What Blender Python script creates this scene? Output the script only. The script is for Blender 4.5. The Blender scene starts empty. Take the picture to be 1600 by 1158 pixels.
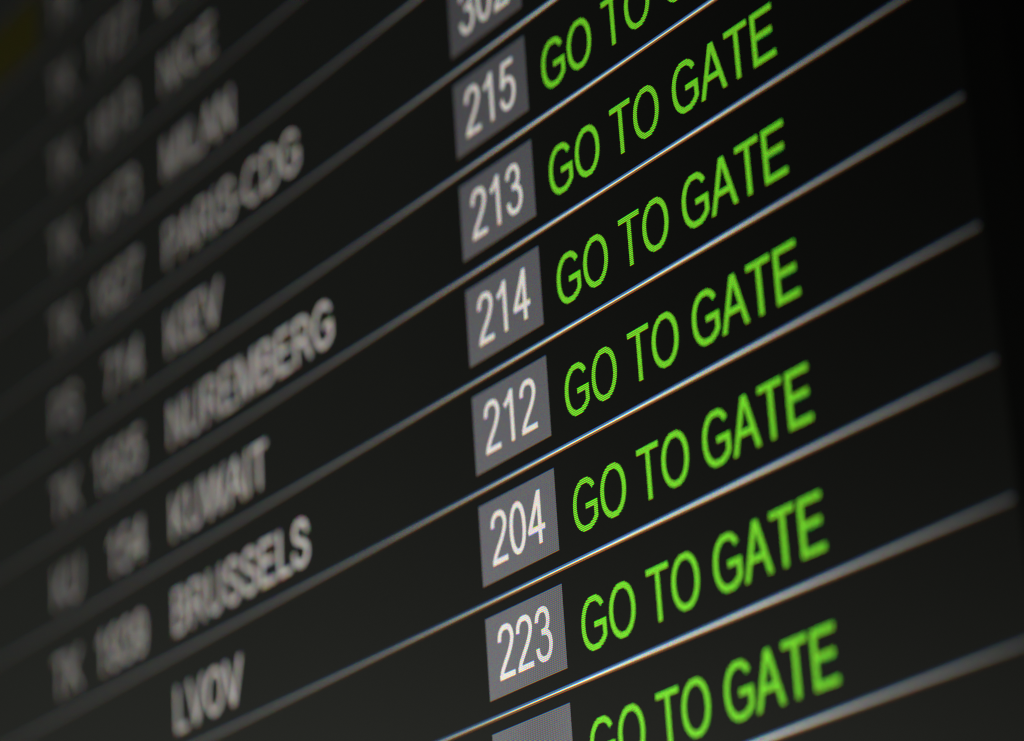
import bpy, math
from mathutils import Matrix, Vector

scene = bpy.context.scene
C = scene.collection

# ------------------------------------------------------------------ camera
# Plane coordinates of the display: u to the right, v down, one unit = one timetable row.
ROW = 0.032                      # metres per row (60 pixels of a 46-inch portrait panel)
ZTOP = 2.208                     # height of row 0 above the floor
cam_data = bpy.data.cameras.new('camera')
cam = bpy.data.objects.new('camera', cam_data)
C.objects.link(cam)
cu, cv, cn = 20.51416, 13.10843, -13.89976
right = (0.55311502, 0.06092895, 0.8308739)
down = (-0.32260562, 0.93517725, 0.14618181)
fwd = (-0.76810767, -0.34889994, 0.53691661)
def w3(a):                       # (u, v, n) direction to world
    return Vector((a[0], a[2], -a[1]))
X, Y, Z = w3(right), -w3(down), -w3(fwd)
M = Matrix(((X.x, Y.x, Z.x), (X.y, Y.y, Z.y), (X.z, Y.z, Z.z))).to_4x4()
M.translation = Vector((cu * ROW, cn * ROW, ZTOP - cv * ROW))
cam.matrix_world = M
cam_data.sensor_fit = 'HORIZONTAL'
cam_data.sensor_width = 36.0
cam_data.lens = 106.45
cam_data.clip_start = 0.01
cam_data.clip_end = 50.0
cam_data.dof.use_dof = True
cam_data.dof.focus_distance = 24.75 * ROW
cam_data.dof.aperture_fstop = 4.3
cam_data.dof.aperture_blades = 9
cam_data.dof.aperture_ratio = 1.22    # the lens's out-of-focus discs are taller than wide
scene.camera = cam

# ------------------------------------------------------------------ world, lamp, exposure
world = bpy.data.worlds.new('World')
scene.world = world
world.use_nodes = True
bg = world.node_tree.nodes['Background']
bg.inputs['Color'].default_value = (0.95, 0.98, 1.0, 1)
bg.inputs['Strength'].default_value = 0.0015        # dim concourse

lamp_data = bpy.data.lights.new('concourse_lamp', 'AREA')
lamp_data.shape = 'RECTANGLE'
lamp_data.size, lamp_data.size_y = 0.9, 0.7
lamp_data.energy = 7.2
lamp_data.color = (0.96, 1.0, 0.85)
lamp = bpy.data.objects.new('concourse_lamp', lamp_data)
C.objects.link(lamp)
lamp.location = (-3.00, -2.55, 2.22)
lamp.rotation_euler = (Vector((0, 0, 2.0)) - Vector(lamp.location)).to_track_quat('-Z', 'Y').to_euler()

vs = scene.view_settings
vs.view_transform = 'Standard'
vs.look = 'None'
vs.exposure = 0.0
vs.gamma = 1.0
vs.use_curve_mapping = False
scene.render.engine = 'CYCLES'
scene.cycles.use_denoising = True
scene.cycles.use_adaptive_sampling = False
scene.cycles.filter_width = 1.2

# ------------------------------------------------------------------ materials
def nodes_of(name):
    m = bpy.data.materials.new(name)
    m.use_nodes = True
    nt = m.node_tree
    return m, nt, nt.nodes['Principled BSDF']

PIX = ROW / 60.0
U0, U1, V0, V1 = -11.58, 6.42, -13.0, 19.0       # lit area, 18 x 32 rows

def map_range(nt, src, lo, hi, at_lo, at_hi, smooth=True):
    mr = nt.nodes.new('ShaderNodeMapRange')
    if smooth:
        mr.interpolation_type = 'SMOOTHSTEP'
    for k, val in zip(('From Min', 'From Max', 'To Min', 'To Max'), (lo, hi, at_lo, at_hi)):
        mr.inputs[k].default_value = val
    nt.links.new(src, mr.inputs['Value'])
    return mr.outputs['Result']

def mul(nt, a, b):
    m = nt.nodes.new('ShaderNodeMath'); m.operation = 'MULTIPLY'
    nt.links.new(a, m.inputs[0])
    if isinstance(b, float):
        m.inputs[1].default_value = b
    else:
        nt.links.new(b, m.inputs[1])
    return m.outputs[0]

def panel_angles(nt):
    """Cosine to the panel normal, and how far below the panel's level the light leaves."""
    g = nt.nodes.new('ShaderNodeNewGeometry')
    d = nt.nodes.new('ShaderNodeVectorMath'); d.operation = 'DOT_PRODUCT'
    nt.links.new(g.outputs['Incoming'], d.inputs[0]); nt.links.new(g.outputs['Normal'], d.inputs[1])
    sz = nt.nodes.new('ShaderNodeSeparateXYZ'); nt.links.new(g.outputs['Incoming'], sz.inputs[0])
    ng = nt.nodes.new('ShaderNodeMath'); ng.operation = 'ABSOLUTE'; nt.links.new(sz.outputs['Z'], ng.inputs[0])
    return d.outputs['Value'], ng.outputs[0]

def lit_pixels(name, rgb, steep=0.66, fade=False):
    """Lit display pixels: blue, green and red sub-pixel bars stacked from top to bottom of each pixel row.
    A liquid crystal panel is a directional emitter: its light weakens sideways and, more for
    mid tones (steep), towards steep viewing from below."""
    m, nt, b = nodes_of(name)
    N, L = nt.nodes, nt.links
    tc = N.new('ShaderNodeTexCoord')
    sx = N.new('ShaderNodeSeparateXYZ'); L.new(tc.outputs['Object'], sx.inputs[0])
    dv = N.new('ShaderNodeMath'); dv.operation = 'DIVIDE'; dv.inputs[1].default_value = PIX
    L.new(sx.outputs['Z'], dv.inputs[0])
    fr = N.new('ShaderNodeMath'); fr.operation = 'FRACT'; L.new(dv.outputs[0], fr.inputs[0])   # 0 bottom, 1 top of a pixel
    comb = N.new('ShaderNodeCombineColor')
    for ch, c in (('Red', 0.19), ('Green', 0.5), ('Blue', 0.81)):
        s = N.new('ShaderNodeMath'); s.operation = 'SUBTRACT'; s.inputs[1].default_value = c
        L.new(fr.outputs[0], s.inputs[0])
        a = N.new('ShaderNodeMath'); a.operation = 'ABSOLUTE'; L.new(s.outputs[0], a.inputs[0])
        bar = map_range(nt, a.outputs[0], 0.20, 0.10, 0.10, 3.03)
        L.new(mul(nt, bar, float(rgb[('Red', 'Green', 'Blue').index(ch)])), comb.inputs[ch])
    side, below = panel_angles(nt)
    st = mul(nt, map_range(nt, side, 0.385, 0.53, 0.13, 1.0), map_range(nt, below, 0.25, 0.46, 1.0, steep, False))
    if fade:                     # divider strength varies along its length, highest right of the middle
        px = map_range(nt, sx.outputs['X'], U0 * ROW, U1 * ROW, 0.0, 1.0, False)
        cr = N.new('ShaderNodeValToRGB')
        el = cr.color_ramp.elements
        stops = ((-11.5, .50), (-8.0, .42), (-4.0, .26), (-1.5, .27), (0.0, .45), (1.5, .95), (3.6, 1.0), (4.8, .5), (6.4, .12))
        for k, (u, f) in enumerate(stops):
            pos = (u - U0) / (U1 - U0)
            e = el[0] if k == 0 else el.new(pos)
            e.position = pos
            e.color = (f, f, f, 1)
        el.remove(el[len(el) - 1])   # the ramp's own white end stop
        L.new(px, cr.inputs['Fac'])
        st = mul(nt, st, cr.outputs['Color'])
    b.inputs['Base Color'].default_value = (0.012, 0.012, 0.012, 1)
    b.inputs['Roughness'].default_value = 0.40
    L.new(comb.outputs[0], b.inputs['Emission Color'])
    L.new(st, b.inputs['Emission Strength'])
    return m

M_WHITE = lit_pixels('white_pixels', (0.86, 0.81, 0.75))
M_GREEN = lit_pixels('green_pixels', (0.185, 0.74, 0.022), 0.70)
M_GREY = lit_pixels('grey_pixels', (0.158, 0.158, 0.172), 0.34)
M_LINE = lit_pixels('line_core_pixels', (0.95, 0.95, 0.93), fade=True)
M_LINE_T = lit_pixels('line_upper_pixels', (0.12, 0.19, 0.265), fade=True)
M_LINE_B = lit_pixels('line_lower_pixels', (0.19, 0.13, 0.065), fade=True)
M_YELLOW = lit_pixels('yellow_pixels', (0.125, 0.112, 0.010))

def panel_material():
    m, nt, b = nodes_of('black_panel')
    N, L = nt.nodes, nt.links
    b.inputs['Base Color'].default_value = (0.010, 0.010, 0.010, 1)
    b.inputs['Roughness'].default_value = 0.40
    tc = N.new('ShaderNodeTexCoord')
    # backlight leaking through black pixels, slightly uneven over the panel
    no = N.new('ShaderNodeTexNoise'); no.inputs['Scale'].default_value = 9.0
    L.new(tc.outputs['Object'], no.inputs['Vector'])
    un = N.new('ShaderNodeMapRange'); un.inputs['To Min'].default_value = 0.8; un.inputs['To Max'].default_value = 1.2
    L.new(no.outputs['Fac'], un.inputs['Value'])
    mu = N.new('ShaderNodeMath'); mu.operation = 'MULTIPLY'
    L.new(un.outputs['Result'], mu.inputs[0])
    L.new(map_range(nt, panel_angles(nt)[0], 0.38, 0.66, 0.0066, 0.0001), mu.inputs[1])
    b.inputs['Emission Color'].default_value = (0.92, 1.0, 0.86, 1)
    L.new(mu.outputs[0], b.inputs['Emission Strength'])
    # dust on the glass
    vo = N.new('ShaderNodeTexVoronoi'); vo.inputs['Scale'].default_value = 160.0
    L.new(tc.outputs['Object'], vo.inputs['Vector'])
    ro = N.new('ShaderNodeMapRange')
    ro.inputs['From Min'].default_value = 0.05; ro.inputs['From Max'].default_value = 0.0
    ro.inputs['To Min'].default_value = 0.40; ro.inputs['To Max'].default_value = 0.75
    L.new(vo.outputs['Distance'], ro.inputs['Value'])
    L.new(ro.outputs['Result'], b.inputs['Roughness'])
    return m

def plastic(name, col, rough, scale, spec=0.5):
    m, nt, b = nodes_of(name)
    b.inputs['Base Color'].default_value = (*col, 1)
    b.inputs['Roughness'].default_value = rough
    b.inputs['Specular IOR Level'].default_value = spec
    tc = nt.nodes.new('ShaderNodeTexCoord')
    no = nt.nodes.new('ShaderNodeTexNoise'); no.inputs['Scale'].default_value = scale
    bu = nt.nodes.new('ShaderNodeBump'); bu.inputs['Strength'].default_value = 0.15; bu.inputs['Distance'].default_value = 0.0004
    nt.links.new(tc.outputs['Object'], no.inputs['Vector'])
    nt.links.new(no.outputs['Fac'], bu.inputs['Height'])
    nt.links.new(bu.outputs['Normal'], b.inputs['Normal'])
    return m

M_PANEL = panel_material()
M_BEZEL = plastic('black_plastic', (0.004, 0.004, 0.004), 0.55, 900.0, 0.2)
M_HOUSE = plastic('dark_housing', (0.03, 0.03, 0.032), 0.5, 600.0)
M_WALL = plastic('dark_wall_paint', (0.05, 0.05, 0.05), 0.8, 120.0)

# ------------------------------------------------------------------ mesh helpers
def mesh_obj(name, verts, faces, mats, parent=None, face_mats=None, label=None):
    me = bpy.data.meshes.new(name)
    me.from_pydata(verts, [], faces)
    for m in (mats if isinstance(mats, (list, tuple)) else [mats]):
        me.materials.append(m)
    if face_mats:
        for p, k in zip(me.polygons, face_mats):
            p.material_index = k
    me.update()
    o = bpy.data.objects.new(name, me)
    C.objects.link(o)
    if parent is not None:
        o.parent = parent
    if label:
        o['label'] = label
    return o

def P(u, v, y):                  # display plane to local coordinates
    return (u * ROW, y, -v * ROW)

def quad(verts, faces, u0, u1, v0, v1, y):
    """A rectangle facing the viewer (-Y)."""
    i = len(verts)
    verts += [P(u0, v1, y), P(u1, v1, y), P(u1, v0, y), P(u0, v0, y)]
    faces.append((i, i + 1, i + 2, i + 3))

def box(verts, faces, x0, x1, y0, y1, z0, z1):
    i = len(verts)
    verts += [(x, y, z) for x in (x0, x1) for y in (y0, y1) for z in (z0, z1)]
    for f in ((0, 1, 3, 2), (4, 6, 7, 5), (0, 4, 5, 1), (2, 3, 7, 6), (0, 2, 6, 4), (1, 5, 7, 3)):
        faces.append(tuple(i + k for k in f))

# ------------------------------------------------------------------ wall and display body
display = bpy.data.objects.new('flight_information_display', None)
C.objects.link(display)
display.location = (0, 0, ZTOP)
display['label'] = 'black wall-mounted departures screen with green GO TO GATE rows and grey gate boxes'
display['category'] = 'display screen'

HOUSE_BACK = 0.075
wv, wf = [], []
box(wv, wf, -4.0, 4.0, HOUSE_BACK, HOUSE_BACK + 0.12, 0.0, 4.0)
wall = mesh_obj('wall', wv, wf, M_WALL)
wall['kind'] = 'structure'

bz = 0.004                                       # gap between lit area and bezel
x0, x1 = U0 * ROW - bz, U1 * ROW + bz
z0, z1 = -V1 * ROW - bz, -V0 * ROW + bz
pv, pf = [], []
box(pv, pf, x0 - 0.004, x1 + 0.004, 0.0, 0.006, z0 - 0.004, z1 + 0.004)
mesh_obj('screen_panel', pv, pf, M_PANEL, display)

# bezel: four mitred rails, cross-section from the inner lip outwards (offset outwards, depth)
prof = [(0.0, 0.0062), (0.0, -0.0022), (0.0010, -0.0032), (0.0150, -0.0036), (0.0225, -0.0030), (0.0260, -0.0004), (0.0265, 0.0300), (0.0, 0.0300)]
corners = [(x0, z0, -1, -1), (x1, z0, 1, -1), (x1, z1, 1, 1), (x0, z1, -1, 1)]
for a in range(4):
    A, B = corners[a], corners[(a + 1) % 4]
    v, f = [], []
    n = len(prof)
    for (cx, cz, sx, sz) in (A, B):
        for off, y in prof:
            v.append((cx + sx * off, y, cz + sz * off))
    for k in range(n):
        f.append((k, (k + 1) % n, n + (k + 1) % n, n + k))
    mesh_obj('bezel_rail', v, f, M_BEZEL, display)
hv, hf = [], []
box(hv, hf, x0 - 0.020, x1 + 0.020, 0.0302, HOUSE_BACK, z0 - 0.020, z1 + 0.020)
mesh_obj('rear_housing', hv, hf, M_HOUSE, display)

# ------------------------------------------------------------------ lettering: stroke skeletons in em (cap height 0.716)
def arc(cx, cy, rx, ry, a0, a1, n=28, e=2.0):
    out = []
    for i in range(n + 1):
        t = math.radians(a0 + (a1 - a0) * i / n)
        c, s = math.cos(t), math.sin(t)
        out.append((cx + rx * math.copysign(abs(c) ** (2 / e), c), cy + ry * math.copysign(abs(s) ** (2 / e), s)))
    return out

def spline(pts, n=6):
    out = []
    q = [pts[0]] + list(pts) + [pts[-1]]
    for i in range(1, len(q) - 2):
        p0, p1, p2, p3 = q[i - 1], q[i], q[i + 1], q[i + 2]
        for k in range(n):
            t = k / n
            out.append(tuple(0.5 * (2 * p1[d] + (p2[d] - p0[d]) * t + (2 * p0[d] - 5 * p1[d] + 4 * p2[d] - p3[d]) * t * t
                                    + (3 * p1[d] - p0[d] - 3 * p2[d] + p3[d]) * t ** 3) for d in (0, 1)))
    out.append(pts[-1])
    return out

H = 0.716
G_ARC = arc(.395, .358, .295, .322, 36, 270, 36, 2.15)
BOWL_P = [(.124, .676), (.37, .676)] + arc(.37, .5, .212, .174, 90, -90, 16)[1:-1] + [(.37, .326), (.124, .326)]
# glyph: advance, strokes ('s' open stroke, 'c' closed stroke, 'q' filled quad)
GLYPHS = {
    'G': (.778, [('s', G_ARC + spline([(.395, .036), (.50, .046), (.60, .085), (.676, .145)])[1:] + [(.676, .324), (.40, .324)])]),
    'O': (.778, [('c', arc(.39, .358, .297, .323, 0, 360, 48, 2.1)[:-1])]),
    'T': (.611, [('s', [(.022, .676), (.589, .676)]), ('s', [(.305, .676), (.305, 0)])]),
    'A': (.667, [('q', [(-.001, 0), (.100, 0), (.384, H), (.276, H)]), ('q', [(.567, 0), (.668, 0), (.391, H), (.283, H)]), ('s', [(.16, .252), (.507, .252)])]),
    'E': (.667, [('s', [(.617, .040), (.124, .040), (.124, .676), (.597, .676)]), ('s', [(.124, .372), (.568, .372)])]),
    'P': (.667, [('s', [(.124, 0), (.124, H)]), ('s', BOWL_P)]),
    'R': (.722, [('s', [(.124, 0), (.124, H)]), ('s', BOWL_P), ('s', [(.36, .326), (.47, .25), (.64, 0)])]),
    'S': (.667, [('s', spline([(.565, .505), (.53, .61), (.43, .672), (.32, .682), (.20, .655), (.135, .56), (.16, .46), (.26, .40),
                               (.42, .355), (.54, .29), (.575, .195), (.53, .10), (.43, .046), (.33, .035), (.20, .06), (.12, .14), (.09, .235)]))]),
    'K': (.667, [('s', [(.12, 0), (.12, H)]), ('s', [(.60, H), (.13, .25)]), ('s', [(.26, .39), (.625, 0)])]),
    'U': (.722, [('s', [(.125, H), (.125, .29)] + arc(.361, .28, .236, .245, 180, 360, 20, 2.2) + [(.597, H)])]),
    'V': (.667, [('q', [(.0, H), (.283, 0), (.384, 0), (.103, H)]), ('q', [(.564, H), (.283, 0), (.384, 0), (.667, H)])]),
    'N': (.722, [('s', [(.12, 0), (.12, H)]), ('s', [(.60, 0), (.60, H)]), ('q', [(.08, H), (.53, 0), (.64, 0), (.19, H)])]),
    'I': (.278, [('s', [(.139, 0), (.139, H)])]),
    'C': (.722, [('s', arc(.39, .358, .30, .322, 38, 320, 40, 2.1))]),
    'M': (.833, [('s', [(.118, 0), (.118, H)]), ('s', [(.715, 0), (.715, H)]), ('q', [(.08, H), (.37, 0), (.46, 0), (.19, H)]), ('q', [(.64, H), (.37, 0), (.46, 0), (.75, H)])]),
    'L': (.556, [('s', [(.12, H), (.12, .040), (.535, .040)])]),
    'B': (.667, [('s', [(.12, 0), (.12, H)]),
                 ('s', [(.12, .676), (.35, .676)] + arc(.35, .529, .19, .145, 90, -90, 14)[1:-1] + [(.35, .384), (.12, .384)]),
                 ('s', [(.36, .384)] + arc(.36, .213, .22, .171, 90, -90, 14)[1:-1] + [(.36, .040), (.12, .040)])]),
    'W': (.944, [('q', [(.01, H), (.20, 0), (.30, 0), (.11, H)]), ('q', [(.42, H), (.20, 0), (.30, 0), (.52, H)]),
                 ('q', [(.42, H), (.64, 0), (.74, 0), (.52, H)]), ('q', [(.83, H), (.64, 0), (.74, 0), (.93, H)])]),
    'D': (.722, [('s', [(.125, 0), (.125, H)]), ('s', [(.125, .676), (.33, .676)] + arc(.33, .358, .305, .316, 90, -90, 20)[1:-1] + [(.33, .040), (.125, .040)])]),
    'Y': (.667, [('s', [(.333, 0), (.333, .30)]), ('s', [(.05, H), (.333, .29)]), ('s', [(.617, H), (.333, .29)])]),
    '-': (.333, [('s', [(.032, .258), (.302, .258)])]),
    ' ': (.278, []),
    '0': (.556, [('c', arc(.278, .352, .192, .315, 0, 360, 36, 2.15)[:-1])]),
    '1': (.556, [('s', [(.325, 0), (.325, H)]), ('s', spline([(.322, .69), (.24, .60), (.11, .525)]))]),
    '2': (.556, [('s', spline([(.078, .505), (.10, .605), (.175, .667), (.28, .681), (.395, .645), (.452, .55), (.435, .455), (.35, .335), (.21, .20), (.125, .11), (.10, .045)])),
                 ('s', [(.040, .040), (.503, .040)])]),
    '3': (.556, [('s', spline([(.083, .535), (.12, .625), (.19, .672), (.27, .682), (.365, .65), (.415, .56), (.40, .46), (.33, .402), (.215, .386)])),
                 ('s', spline([(.215, .386), (.35, .372), (.435, .31), (.462, .212), (.43, .11), (.36, .05), (.27, .033), (.17, .055), (.10, .12), (.078, .20)]))]),
    '4': (.556, [('s', [(.375, 0), (.375, H)]), ('s', [(.030, .207), (.525, .207)]), ('q', [(.325, H), (.012, .215), (.13, .215), (.40, .64)])]),
    '5': (.556, [('s', [(.475, .676), (.168, .676), (.112, .345)]),
                 ('s', spline([(.112, .352), (.185, .425), (.28, .447), (.40, .40), (.462, .30), (.455, .18), (.395, .08), (.285, .033), (.18, .05), (.105, .115), (.078, .19)]))]),
    '7': (.556, [('s', [(.05, .676), (.50, .676), (.50, .655)]), ('s', spline([(.49, .66), (.36, .46), (.275, .22), (.24, 0)]))]),
    '8': (.556, [('c', arc(.278, .532, .155, .148, 0, 360, 28)[:-1]), ('c', arc(.278, .207, .187, .174, 0, 360, 28)[:-1])]),
    '9': (.556, [('c', arc(.265, .468, .180, .213, 0, 360, 28)[:-1]), ('s', spline([(.445, .47), (.455, .34), (.43, .17), (.37, .07), (.27, .033), (.16, .06), (.095, .16)]))]),
}

def ribbon(pts, w, closed=False):
    n = len(pts)
    L, R = [], []
    for i, p in enumerate(pts):
        a = pts[i - 1] if (i > 0 or closed) else None
        b = pts[(i + 1) % n] if (i < n - 1 or closed) else None
        def unit(s, t):
            dx, dy = t[0] - s[0], t[1] - s[1]
            l = math.hypot(dx, dy) or 1e-9
            return dx / l, dy / l
        d1 = unit(a, p) if a else None
        d2 = unit(p, b) if b else None
        d1 = d1 or d2
        d2 = d2 or d1
        nx, ny = -(d1[1] + d2[1]), d1[0] + d2[0]
        l = math.hypot(nx, ny) or 1e-9
        nx, ny = nx / l, ny / l
        k = 1.0 / max(0.5, nx * -d1[1] + ny * d1[0])
        L.append((p[0] + nx * w * k / 2, p[1] + ny * w * k / 2))
        R.append((p[0] - nx * w * k / 2, p[1] - ny * w * k / 2))
    return L, R

def text_width(s, em, xs):
    return sum(GLYPHS[c][0] for c in s) * em * xs

def lettering(name, s, u, base, mat, parent, em=0.6285, xs=0.82, stroke=0.05, align='left', y=-0.0001, label=None):
    """Flat lit lettering on the panel; u, base = left end and baseline in rows."""
    if align == 'right':
        u -= text_width(s, em, xs)
    verts, faces = [], []
    layer = 0
    for ch in s:
        adv, strokes = GLYPHS[ch]
        for kind, pts in strokes:
            yy = y - 0.000012 * (layer % 5)
            layer += 1
            q = [(u + px * em * xs, py * em) for px, py in pts]
            if kind == 'q':
                i = len(verts)
                ar = sum(q[k][0] * q[(k + 1) % 4][1] - q[(k + 1) % 4][0] * q[k][1] for k in range(4))
                if ar < 0:
                    q = q[::-1]
                verts += [P(a, base - b, yy) for a, b in q]
                faces.append((i, i + 1, i + 2, i + 3))
                continue
            closed = kind == 'c'
            Lp, Rp = ribbon(q, stroke, closed)
            i = len(verts)
            for (la, lb), (ra, rb) in zip(Lp, Rp):
                verts += [P(la, base - lb, yy), P(ra, base - rb, yy)]
            n = len(q)
            for k in range(n if closed else n - 1):
                a, b = i + 2 * k, i + 2 * ((k + 1) % n)
                faces.append((a, a + 1, b + 1, b))
        u += adv * em * xs
    return mesh_obj(name, verts, faces, mat, parent, label=label)

# ------------------------------------------------------------------ screen contents
PX = 1 / 60.0
for r in range(int(V0) + 1, int(V1)):
    v, f = [], []
    for k in range(3):
        quad(v, f, U0, U1, r + (k - 2) * PX, r + (k - 1) * PX, -0.0001)
    mesh_obj('row_divider', v, f, [M_LINE_T, M_LINE, M_LINE_B], display, face_mats=[0, 1, 2])

# row: airline code, flight number, destination, gate, status
ROWS = {
    -4: ('TK', None, None, None, None),
    -3: ('TK', '1727', 'LYON', None, None),
    -2: ('TK', '1813', 'NICE', None, None),
    -1: ('TK', '1873', 'MILAN', None, None),
    0: ('TK', '1827', 'PARIS-CDG', '302', None),
    1: ('PS', '714', 'KIEV', '215', 'GO TO GATE'),
    2: ('TK', '1505', 'NUREMBERG', '213', 'GO TO GATE'),
    3: ('KU', '154', 'KUWAIT', '214', 'GO TO GATE'),
    4: ('TK', '1939', 'BRUSSELS', '212', 'GO TO GATE'),
    5: (None, None, 'LVOV', '204', 'GO TO GATE'),
    6: (None, None, None, '223', 'GO TO GATE'),
    7: (None, None, None, '', 'GO TO GATE'),
}
for r, (code, number, dest, gate, status) in ROWS.items():
    base = r + 47 * PX
    if code:
        lettering('airline_code', code, -8.33, base, M_WHITE, display, label='white airline code ' + code)
    if number:
        lettering('flight_number', number, -6.16, base, M_WHITE, display, align='right', label='white flight number ' + number)
    if dest:
        lettering('destination_name', dest, -5.60, base, M_WHITE, display, label='white destination name ' + dest)
    if gate is not None:
        v, f = [], []
        quad(v, f, 0.0, 1.143, r + 7 * PX, r + 50 * PX, -0.0001)
        g = mesh_obj('gate_box', v, f, M_GREY, display, label=('grey box with gate number ' + gate) if gate else None)
        if gate:
            lettering('gate_number', gate, 0.5715 - text_width(gate, 0.6518, 0.765) / 2, r + 42 * PX, M_WHITE, g, em=0.6518, xs=0.765, y=-0.00018)
    if status:
        lettering('status_message', status, 1.352, base, M_GREEN, display, xs=0.802, label='green lettering ' + status)
v, f = [], []
quad(v, f, -10.9, -8.62, -4 + 7 * PX, -4 + 50 * PX, -0.0001)  # plain block added in place of unreadable yellow estimated-time lettering
mesh_obj('time_text_block', v, f, M_YELLOW, display, label='dim yellow block standing in for estimated time lettering')
